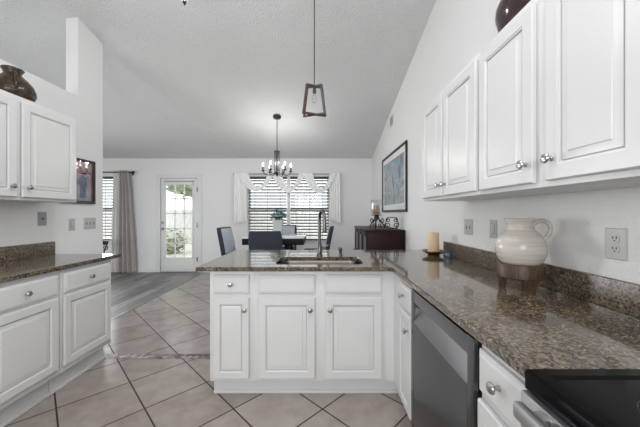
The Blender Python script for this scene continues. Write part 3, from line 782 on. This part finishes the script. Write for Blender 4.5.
# ---------------------------------------------------------------- pictures and vent
def frame(side, y0, y1, z0, z1, fw, matw, label, art):
    x = RX if side > 0 else LX; u = Vector((0, side, 0)); n = Vector((-side, 0, 0))
    t = thing('framed_picture', label, 'picture', (x, (y0+y1)/2, z0))
    def pt(i, d): return [Vector((x-side*d, a, c)) for a, c in ((y0+i, z0+i), (y1-i, z0+i), (y1-i, z1-i), (y0+i, z1-i))]
    b = B(); b.rings([pt(0, .001), pt(0, .022), pt(.006, .028), pt(fw-.006, .024), pt(fw, .016), pt(fw, .008)], True, False); obj('frame', b, M['black'], t)
    b = B(); x0, x1 = x-side*.006, x-side*.010
    if matw:
        b.box(min(x0, x1), max(x0, x1), y0+fw, y1-fw, z0+fw, z1-fw); obj('mat', b, M['matboard'], t)
    art(t, x, side, y0+fw+matw, y1-fw-matw, z0+fw+matw, z1-fw-matw)
    return t
def art_pastel(t, x, side, a, c, d, e):
    b = B(); b.box(x-.0125, x-.0095, a, c, d, e); obj('painting', b, M['art'], t)
def art_poster(t, x, side, a, c, d, e):
    h = e-d; w_ = c-a
    b = B(); b.box(x+.008, x+.011, a, c, d, d+h*.72); obj('print', b, M['poster_pale'], t)
    b = B(); b.box(x+.008, x+.0112, a, c, d+h*.70, e); b.box(x+.008, x+.0114, c-w_*.07, c, d, e); obj('red_field', b, M['poster_red'], t)
    b = B()
    yc = a+w_*.66
    pr = [(-.034, .0), (.034, 0), (.03, .28), (.046, .36), (.04, .50), (.014, .55), (-.014, .55), (-.04, .50), (-.046, .36), (-.03, .28)]
    b.prism([(yc+p*1.1, d+h*.08+q*h) for p, q in pr], x+.0105, x+.0118)
    obj('blue_shape', b, M['poster_blue'], t)
    b = B(); b.cyl((x+.010, yc, d+h*.70), (x+.0122, yc, d+h*.685), .024, seg=20); obj('dark_disc', b, M['slot'], t)
    b = B()
    g = B(); g.box(x+.0135, x+.0155, a, c, d, e); obj('cover_glass', g, M['glass'], t)
frame(1, 3.665, 5.07, 1.300, 2.225, .035, .085, 'large pastel painting in black frame on the right wall', art_pastel)
frame(-1, 2.60, 3.00, 1.379, 1.822, .026, 0, 'small red and blue poster in black frame on the left partition', art_poster)

t = thing('air_vent', 'small white louvred air vent high on the right wall above the painting', 'vent', (RX, 4.47, 2.63))
b = B(); y0, y1, z0, z1 = 4.36, 4.58, 2.64, 2.82
for a, c, d, e in ((y0, y1, z0, z0+.02), (y0, y1, z1-.02, z1), (y0, y0+.02, z0+.02, z1-.02), (y1-.02, y1, z0+.02, z1-.02)): b.box(RX-.010, RX, a, c, d, e, .002)
obj('frame', b, M['trim'], t)
b = B(); b.box(RX-.003, RX-.0005, y0+.02, y1-.02, z0+.02, z1-.02); obj('duct_opening', b, M['slot'], t)
b = B()
for k in range(7):
    z = z0+.03+k*.02
    b.box(-.0065, .0065, y0+.02, y1-.02, -.0008, .0008, 0, Matrix.Translation((RX-.007, 0, z)) @ Matrix.Rotation(R(35), 4, 'Y'))
obj('louvre', b, M['louvre_grey'], t)

# ---------------------------------------------------------------- drapery
RY = BY-.10; RZ = 2.128
def pxX(px, Y): return (px-320)*Y/284.44
t = thing('curtain_rod', 'thin pale rod carrying the white scarf above the dining window', 'curtain rod', (pxX(287, RY), RY, RZ))
b = B(); b.tube([(pxX(233, RY), RY, RZ), (pxX(341, RY), RY, RZ)], .010, 12); obj('rod', b, M['nickel'], t)
for px in (236, 338):
    b = B(); b.tube([(pxX(px, RY), RY, RZ-.012), (pxX(px, RY), BY-.002, RZ-.012)], .008, 8); b.box(pxX(px, RY)-.02, pxX(px, RY)+.02, BY-.008, BY, RZ-.05, RZ+.03, .002); obj('bracket', b, M['nickel'], t)
t = thing('window_scarf', 'white sheer scarf draped in three swags over dining window', 'window scarf', (pxX(287, RY), RY, RZ))
sw = [(238, 275, .40, .30), (271, 306, .42, .32), (302, 337, .44, .33)]
for i, (a, c, s1, s0) in enumerate(sw):
    b = B(); X0, X1 = pxX(a, RY), pxX(c, RY)
    def f(u, v, X0=X0, X1=X1, s1=s1, s0=s0, i=i):
        # v=0 lower edge, v=1 upper edge
        ins = .24*v
        x = (X0+ins*.95)+(X1-X0-ins*1.55)*u
        sg = (s1+(s0-s1)*v)
        prof = math.sin(PI*u)**.85
        dz = sg*prof + .006*math.sin(v*PI*6)*prof
        y = RY-.028-.05*prof*(1-.5*v) - .009*math.cos(v*PI*6+u*1.5)-.004*i
        return Vector((x, y, RZ+.014-dz))
    b.grid(f, 40, 28, .002); obj('swag', b, M['swag'], t, ang=80)
for a, c, z0a, z0b in ((234, 247.5, 1.06, 1.10), (329.5, 340.5, 1.14, 1.05)):
    b = B(); X0, X1 = pxX(a, RY), pxX(c, RY)
    def f(u, v, X0=X0, X1=X1, z0a=z0a, z0b=z0b):
        zb = z0a+(z0b-z0a)*u
        spread = .90+.10*v
        x = (X0+X1)/2+(X1-X0)*(u-.5)*spread
        return Vector((x, RY-.016-.017*math.sin(u*PI*9)*(.55+.45*v)-.012, RZ+.016-(RZ-zb)*v))
    b.grid(f, 54, 16, .002); obj('tail', b, M['swag'], t, ang=80)

t = thing('curtain_rod', 'black rod with ball finial above the far left window', 'curtain rod', (-4.6, RY, 2.155))
b = B(); b.tube([(-5.75, RY, 2.165), (pxX(131.5, RY), RY, 2.165)], .013, 12); obj('rod', b, M['black'], t)
b = B(); b.lathe([(0, 0), (.012, 0), (.016, .01), (.026, .022), (.030, .04), (.022, .06), (.008, .07), (0, .072)], (pxX(131.5, RY), RY, 2.165), 20, Matrix.Rotation(R(90), 4, 'Y')); obj('finial', b, M['black'], t)
b = B(); X = pxX(130, RY); b.tube([(X, RY, 2.155), (X, BY-.002, 2.155)], .008, 8); b.box(X-.02, X+.02, BY-.008, BY, 2.11, 2.20, .002); obj('bracket', b, M['black'], t)
t = thing('curtain', 'taupe floor-length curtain at the far left window', 'curtain', (-4.2, RY, .02))
def cur(px0t, px1t, px0b, px1b, folds, amp, yo):
    def f(u, v):
        p0 = px0t+(px0b-px0t)*v**.8; p1 = px1t+(px1b-px1t)*v**.8
        x = pxX(p0+(p1-p0)*u, RY)
        return Vector((x, RY+yo-.004-amp*math.sin(u*PI*2*folds+v*1.2)*(.75+.5*v), 2.200-(2.200-.018)*v))
    return f
b = B(); b.grid(cur(119.5, 128.5, 119, 135.5, 3.5, .036, 0), 72, 30, .003); obj('panel', b, M['curtain'], t, ang=80)
b = B(); b.grid(cur(113, 120.5, 111, 121, 2.5, .018, .02), 36, 20, .002); obj('sheer_panel', b, M['sheer'], t, 'pale sheer edge of the curtain', ang=80)

# ---------------------------------------------------------------- dining set
TX, TY = -.715, 4.73
t = thing('dining_table', 'counter-height square dining table with white top and black apron', 'table', (TX, TY, 0))
b = B(); b.box(TX-.475, TX+.475, TY-.43, TY+.43, .896, .914, .004); obj('tabletop', b, M['tabletop'], t)
b = B(); b.box(TX-.468, TX+.468, TY-.425, TY+.425, .800, .8955, .003); obj('apron', b, M['blackwood'], t)
for sx in (-1, 1):
    for sy in (-1, 1):
        x, y = TX+sx*.20, TY+sy*.25
        b = B(); b.box(x-.04, x+.04, y-.04, y+.04, 0, .7995, .004); obj('leg', b, M['blackwood'], t)
def make_chair(loc, rz, label):
    t = thing('dining_chair', label, 'chair', (0, 0, 0), 0, 'upholstered chairs around the dining table')
    b = B(); b.box(-.22, .23, -.225, .225, .540, .620, .025, seg=3); obj('seat', b, M['navy'], t)
    def back(x0, x1, y, off):
        def P(z, dx): return -.215-.10*((z-.60)/.45)+dx
        lp = []
        return P
    b = B(); loops = []
    for k in range(9):
        z = .56+.485*k/8; s = 1-.0*(k/8); xx = -.205-.095*(k/8)**1.2; hw = .215+.008*math.sin(PI*k/8); th = .036
        r = .02 if k < 8 else .02
        sh_ = 1.0 if k < 8 else .94
        loops.append([Vector((xx+a*th*sh_, c*hw*sh_, z)) for a, c in ((-1, -.93), (-.6, -1), (.6, -1), (1, -.93), (1, .93), (.6, 1), (-.6, 1), (-1, .93))])
    b.rings(loops); obj('backrest', b, M['navy'], t, ang=50)
    b = B(); loops = []
    for k in range(9):
        z = .625+.403*k/8; q = (z-.56)/.485; xx = -.205-.095*q**1.2+.036; hw = .19
        tk = .012 if 0 < k < 8 else .003
        loops.append([Vector((xx-.004, -hw, z)), Vector((xx+tk, -hw*.95, z)), Vector((xx+tk+.004, 0, z)), Vector((xx+tk, hw*.95, z)), Vector((xx-.004, hw, z))])
    b.rings(loops); obj('back_pad', b, M['paleblue'], t, 'pale blue-grey inner back pad', ang=50)
    for sx, sy in ((1, 1), (1, -1), (-1, 1), (-1, -1)):
        b = B(); x, y = .005+sx*.195, sy*.195
        b.rings([[Vector((x+sx*o_+a*r_, y+c*r_, z)) for a, c in ((-1, -1), (1, -1), (1, 1), (-1, 1))] for r_, z, o_ in ((.014, 0, .02), (.021, .545, 0))]); obj('leg', b, M['blackwood'], t)
    b = B()
    for sy in (-1, 1): b.box(-.19, .20, sy*.197-.009, sy*.197+.009, .22, .245, .002)
    b.box(.195, .213, -.19, .19, .22, .245, .002); obj('stretcher', b, M['blackwood'], t)
    t.location = loc; t.rotation_euler = (0, 0, rz)
    return t
chair = make_chair((-.725, 4.05, 0), R(90), 'navy dining chair with its back to the sink, nearest the peninsula')
def put(loc, rz, label):
    c = copy_tree(chair); c.location = loc; c.rotation_euler = (0, 0, rz); c['label'] = label; return c
put((-1.33, 4.78, 0), R(-8), 'two-tone dining chair left of the table, nearest the garden door')
put((-.08, 5.16, 0), R(176), 'navy dining chair right of the table, seen side-on beside the faucet')
put((-.69, 5.43, 0), R(-90), 'navy dining chair on the window side of the table, behind the vase')

VX, VY = -.705, 4.78
t = thing('vase', 'square white ceramic vase on the dining table', 'vase', (VX, VY, .914))
b = B(); lo = lambda s, z: [Vector((VX+a*s, VY+c*s, z)) for a, c in ((-1, -.85), (-.85, -1), (.85, -1), (1, -.85), (1, .85), (.85, 1), (-.85, 1), (-1, .85))]
b.rings([lo(.070, .9145), lo(.084, 1.17), lo(.076, 1.17), (lo(.064, .93))]); obj('vase', b, M['vase'], t)
t = thing('flower_bouquet', 'teal and pale aqua flowers in the white vase', 'flowers', (VX, VY, 1.0))
rnd = random.Random(4); heads = []
for i in range(17):
    a = rnd.uniform(0, 2*PI); q = rnd.uniform(.02, .135); heads.append(Vector((VX+q*math.cos(a), VY+q*math.sin(a), 1.345-q*.9+rnd.uniform(-.05, .015))))
b = B()
for h in heads: b.tube([(VX+(h.x-VX)*.25, VY+(h.y-VY)*.25, .95), (VX+(h.x-VX)*.4, VY+(h.y-VY)*.4, 1.17), h], .0035, 6)
obj('stems', b, M['leaf'], t)
for i, h in enumerate(heads):
    b = B()
    for rng, n, rr in ((.030, 8, .020), (.017, 6, .020)):
        for k in range(n):
            a = 2*PI*k/n+rng*40
            b.sphere(h+Vector((rng*math.cos(a), rng*math.sin(a), .018-rng*.5)), rr, (1, 1, .55), 8)
    b.sphere(h+Vector((0, 0, .018)), .014, (1, 1, .7), 8)
    obj('bloom', b, M['teal'] if i % 5 in (0, 2, 3) else M['paleflower'], t)
b = B()
for i in range(26):
    a = rnd.uniform(0, 2*PI); q = rnd.uniform(.07, .15); z = rnd.uniform(1.16, 1.30)
    tb = bmesh.new(); v = [tb.verts.new(k) for k in ((0, 0, 0), (.03, -.016, .01), (.075, 0, 0), (.03, .016, .01))]; tb.faces.new(v)
    b.merge(tb, Matrix.Translation((VX+q*.6*math.cos(a), VY+q*.6*math.sin(a), z)) @ Matrix.Rotation(a, 4, 'Z') @ Matrix.Rotation(rnd.uniform(-.8, .6), 4, 'Y'))
obj('leaves', b, M['leaf'], t)

# sideboard on the right wall
sx0, sx1, sy0, sy1, st = .61, RX-.016, 3.74, 5.00, 1.062
t = thing('sideboard', 'dark mahogany sideboard with glass doors against the right wall', 'sideboard', ((sx0+sx1)/2, (sy0+sy1)/2, 0))
b = B(); b.box(sx0+.02, sx1, sy0, sy0+.025, .08, st-.03, .002); b.box(sx0+.02, sx1, sy1-.025, sy1, .08, st-.03, .002); b.box(sx1-.015, sx1, sy0, sy1, .08, st-.03); b.box(sx0+.02, sx1, sy0, sy1, .08, .11); b.box(sx0+.06, sx1, sy0, sy1, .52, .54); obj('body', b, M['mahogany'], t)
b = B(); b.box(sx0-.01, sx1+.004, sy0-.015, sy1+.015, st-.03, st, .006); obj('top', b, M['mahogany'], t)
for k in range(3):
    a = sy0+.004+k*(sy1-sy0)/3; c = a+(sy1-sy0)/3-.008; d, e = .12, st-.04; q = .055
    b = B()
    for A in ((a, c, d, d+q), (a, c, e-q, e), (a, a+q, d+q, e-q), (c-q, c, d+q, e-q)): b.box(sx0, sx0+.02, *A, .002)
    dr = obj('door', b, M['mahogany'], t)
    g = B(); g.box(sx0+.008, sx0+.012, a+q-.004, c-q+.004, d+q-.004, e-q+.004); obj('glass_panel', g, M['cabglass'], dr)
    knob((sx0, c-.028, .66), (-1, 0, 0), dr)
for x in (sx0+.05, sx1-.04):
    for y in (sy0+.04, sy1-.04):
        b = B(); b.box(x-.025, x+.025, y-.025, y+.025, 0, .0805, .004); obj('foot', b, M['mahogany'], t)

# hurricane candle holder and scroll stand
def spiral(c, e1, e2, r, turns=1.35, n=22, sgn=1, a0=0):
    out = []
    for k in range(n+1):
        q = k/n; a = a0+sgn*2*PI*turns*q; rr = r*(1-.8*q); out.append(c+e1*rr*math.cos(a)+e2*rr*math.sin(a))
    return out
hx, hy = .80, 4.02
t = thing('hurricane_candle_holder', 'glass hurricane candle holder on scrolled iron base, on sideboard', 'candle holder', (hx, hy, st))
hold = t
b = B()
for k in range(3):
    a = R(10+120*k); d = Vector((math.cos(a), math.sin(a), 0))
    c0 = Vector((hx, hy, st+.009))
    b.tube(smooth_path([c0+d*.025+Z*.14, c0+d*.035+Z*.10, c0+d*.075+Z*.055, c0+d*.105+Z*.018, c0+d*.085+Z*.001]), .008, 8)
    b.tube(spiral(c0+d*.07+Z*.095, d, Z, .034, 1.3, 22, 1, PI), .006, 8)
    b.tube(spiral(c0+d*.045+Z*.035, d, Z, .028, 1.3, 22, -1, 0), .006, 8)
b.cyl((hx, hy, st+.10), (hx, hy, st+.165), .012, .03, 16); b.lathe([(0, .163), (.062, .163), (.066, .172), (0, .172)], (hx, hy, st), 28)
obj('iron_base', b, M['iron'], t)
b = B(); b.lathe([(.045, .1725), (.062, .19), (.071, .24), (.068, .30), (.073, .345), (.077, .352), (.074, .352), (.065, .30), (.067, .24), (.058, .195), (.043, .177), (0, .176), (0, .1725), (.045, .1725)], (hx, hy, st), 36); obj('glass_shade', b, M['clearglass'], t)
t = thing('pillar_candle', 'amber pillar candle inside the glass hurricane', 'candle', (hx, hy, st+.177))
b = B(); b.lathe([(0, 0), (.036, 0), (.037, .002), (.037, .105), (.033, .109), (0, .105)], (hx, hy, st+.177), 28); obj('wax', b, mat('amber_candle', (.50, .30, .14), .5), t)
b = B(); b.tube([(hx, hy, st+.28), (hx, hy, st+.294)], .0015, 6); obj('wick', b, M['black'], t)
hold.scale = (1.16, 1.16, 1.16); t.scale = (1.16, 1.16, 1.16); t.location.z = st+.177*1.16+.001
ix, iy = 1.0, 3.96
t = thing('scroll_ornament', 'black wrought iron scroll ornament on the sideboard, below the painting', 'ornament', (ix, iy, st))
b = B(); E1 = Vector((1, 0, 0))
for s in (-1, 1):
    c0 = Vector((ix, iy, st+.007))
    b.tube(spiral(c0+E1*s*.055+Z*.045, E1*s, Z, .040, 1.4, 26, 1, -PI/2), .006, 8)
    b.tube(spiral(c0+E1*s*.050+Z*.118, E1*s, Z, .034, 1.4, 26, -1, PI/2), .006, 8)
    b.tube(smooth_path([c0+E1*s*.055+Z*.005, c0+E1*s*.095+Z*.05, c0+E1*s*.08+Z*.10, c0+E1*s*.06+Z*.152]), .006, 8)
b.tube([(ix-.055, iy, st+.009), (ix+.055, iy, st+.009)], .007, 8); b.tube([(ix-.06, iy, st+.158), (ix+.06, iy, st+.158)], .006, 8)
b.box(ix-.03, ix+.03, iy-.035, iy+.035, st, st+.006, .001)
obj('scrolls', b, M['iron'], t)
# wrought iron plant stand seen past the partition
px_, py_ = -4.36, 5.62
t = thing('plant_stand', 'black wrought iron stand below the far left window', 'stand', (px_, py_, 0))
b = B()
for k in range(3):
    a = R(30+120*k); d = Vector((math.cos(a), math.sin(a), 0)); c0 = Vector((px_, py_, 0))
    b.tube(smooth_path([c0+d*.17+Z*.008, c0+d*.10+Z*.25, c0+d*.07+Z*.48, c0+d*.13+Z*.68]), .011, 8)
    b.tube(spiral(c0+d*.09+Z*.60, d, Z, .06, 1.3, 22, 1, PI), .009, 8)
obj('legs', b, M['iron'], t)
b = B(); b.lathe([(0, .66), (.13, .66), (.145, .69), (.15, .73), (.14, .73), (.13, .695), (0, .675)], (px_, py_, 0), 28); obj('basin', b, M['iron'], t)

# ---------------------------------------------------------------- lamps
def point(name, loc, power, col=(1, .93, .83), r=.02, parent=None):
    l = bpy.data.lights.new(name, 'POINT'); l.energy = power; l.color = col; l.shadow_soft_size = r
    o = bpy.data.objects.new(name, l); COL.objects.link(o)
    if parent is not None: o.parent = parent; o.location = world(parent).inverted() @ Vector(loc)
    else: o.location = loc
    return o
CX, CY = -.695, 4.60; cz = ceil_z(CX, CY)
t = thing('chandelier', 'dark six-arm chandelier with lit candle bulbs over the dining table', 'chandelier', (CX, CY, cz))
b = B(); b.lathe([(0, -.002), (.064, -.002), (.066, -.020), (.055, -.045), (.02, -.05), (0, -.05)], (CX, CY, cz+.004), 32); obj('canopy', b, M['black'], t)
b = B(); b.cyl((CX, CY, 2.28), (CX, CY, cz-.04), .0065, seg=10); obj('rod', b, M['faucet'], t)
b = B(); b.cyl((CX, CY, 2.262), (CX, CY, 2.285), .048, seg=24); b.cyl((CX, CY, 1.93), (CX, CY, 2.27), .011, seg=10)
for k in range(4):
    a = R(35+90*k); q = Vector((CX+.042*math.cos(a), CY+.042*math.sin(a), 0)); b.cyl(q+Z*1.95, q+Z*2.265, .0065, seg=8)
b.lathe([(0, 1.875), (.012, 1.88), (.018, 1.90), (.045, 1.925), (.05, 1.945), (.03, 1.955), (0, 1.955)], (CX, CY, 0), 24)
obj('column', b, M['black'], t)
for k in range(6):
    a = R(12+60*k); d = Vector((math.cos(a), math.sin(a), 0)); c0 = Vector((CX, CY, 0))
    b = B(); b.tube(smooth_path([c0+d*.03+Z*1.945, c0+d*.10+Z*1.905, c0+d*.18+Z*1.905, c0+d*.222+Z*1.955]), .007, 8)
    b.lathe([(0, 1.95), (.026, 1.955), (.030, 1.966), (.012, 1.968), (.012, 2.032), (0, 2.032)], c0+d*.222, 16)
    arm = obj('arm', b, M['black'], t)
    b = B(); b.lathe([(0, 2.032), (.007, 2.033), (.0125, 2.048), (.013, 2.060), (.008, 2.080), (.003, 2.092), (0, 2.094)], c0+d*.222, 14); obj('bulb', b, M['bulb'], arm)
    point('bulb_light', c0+d*.222+Z*2.125, 2.4, (1, .985, .97), .015, arm)

QX, QY = -.052, 2.62; qz = ceil_z(QX, QY)
t = thing('pendant_lamp', 'open wood and black metal lantern pendant hanging over the sink peninsula', 'pendant lamp', (QX, QY, qz))
b = B(); b.lathe([(0, 0), (.06, 0), (.06, -.02), (.02, -.025), (0, -.025)], (QX, QY, qz-.002), 28); obj('canopy', b, M['black'], t)
zt, zb = 2.460, 2.185
b = B(); b.cyl((QX, QY, zt), (QX, QY, qz-.01), .005, seg=10); obj('rod', b, M['bronze'], t)
def trap(ang, wt, wb, dpt, th, m, name, zo=0):
    b = B(); e = Vector((math.cos(ang), math.sin(ang), 0)); n = Vector((-math.sin(ang), math.cos(ang), 0)); c0 = Vector((QX, QY, 0))
    o = [(-wb, zb+zo), (wb, zb+zo), (wt, zt+zo), (-wt, zt+zo)]; i_ = [(-wb+th*1.1, zb+zo+th), (wb-th*1.1, zb+zo+th), (wt-th, zt+zo-th), (-wt+th, zt+zo-th)]
    b.rings([[c0+e*x+Z*z+n*s for x, z in q] for q, s in ((i_, -dpt), (o, -dpt), (o, dpt), (i_, dpt), (i_, -dpt))], False, False)
    return obj(name, b, m, t, ang=20)
trap(R(22), .080, .116, .012, .016, M['pendwood'], 'wood_frame')
trap(R(-24), .078, .113, .010, .012, M['black'], 'metal_frame', -.004)
b = B(); b.cyl((QX, QY, zt-.010), (QX, QY, zt-.075), .013, .015, 16); obj('socket', b, M['black'], t)
b = B(); b.lathe([(.0, zt-.075), (.012, zt-.076), (.014, zt-.09), (.024, zt-.12), (.026, zt-.14), (.018, zt-.162), (0, zt-.170)], (QX, QY, 0), 20); bl = obj('bulb', b, M['clearglass'], t)
b = B(); b.tube([(QX+.009*math.cos(k*1.3), QY+.009*math.sin(k*1.3), zt-.085-k*.0035) for k in range(20)], .0018, 6); obj('filament', b, M['filament'], bl)

GX, GY = -.905, 1.9; gz = ceil_z(GX, GY); g0 = 2.668
t = thing('finial_pendant', 'dark pointed finial of a hanging light at the top edge of the picture', 'pendant lamp', (GX, GY, gz))
b = B(); b.lathe([(0, 0), (.004, .003), (.010, .016), (.013, .026), (.009, .034), (.014, .040), (.016, .050), (.008, .060), (0, .060)], (GX, GY, g0), 20); obj('finial', b, M['black'], t)
b = B(); b.lathe([(0, .060), (.012, .064), (.012, .12), (.06, .124), (.12, .145), (.16, .19), (.165, .21), (.158, .21), (.115, .155), (.05, .13), (0, .128)], (GX, GY, g0), 36); obj('bowl', b, M['vase'], t)
b = B(); b.cyl((GX, GY, g0+.125), (GX, GY, gz-.02), .007, seg=10); b.lathe([(0, 0), (.06, 0), (.06, -.02), (.02, -.03), (0, -.03)], (GX, GY, gz-.002), 24); obj('rod', b, M['black'], t)
point('finial_light', (GX, GY, g0+.092), 24.0, (.98, .985, 1), .05, t)
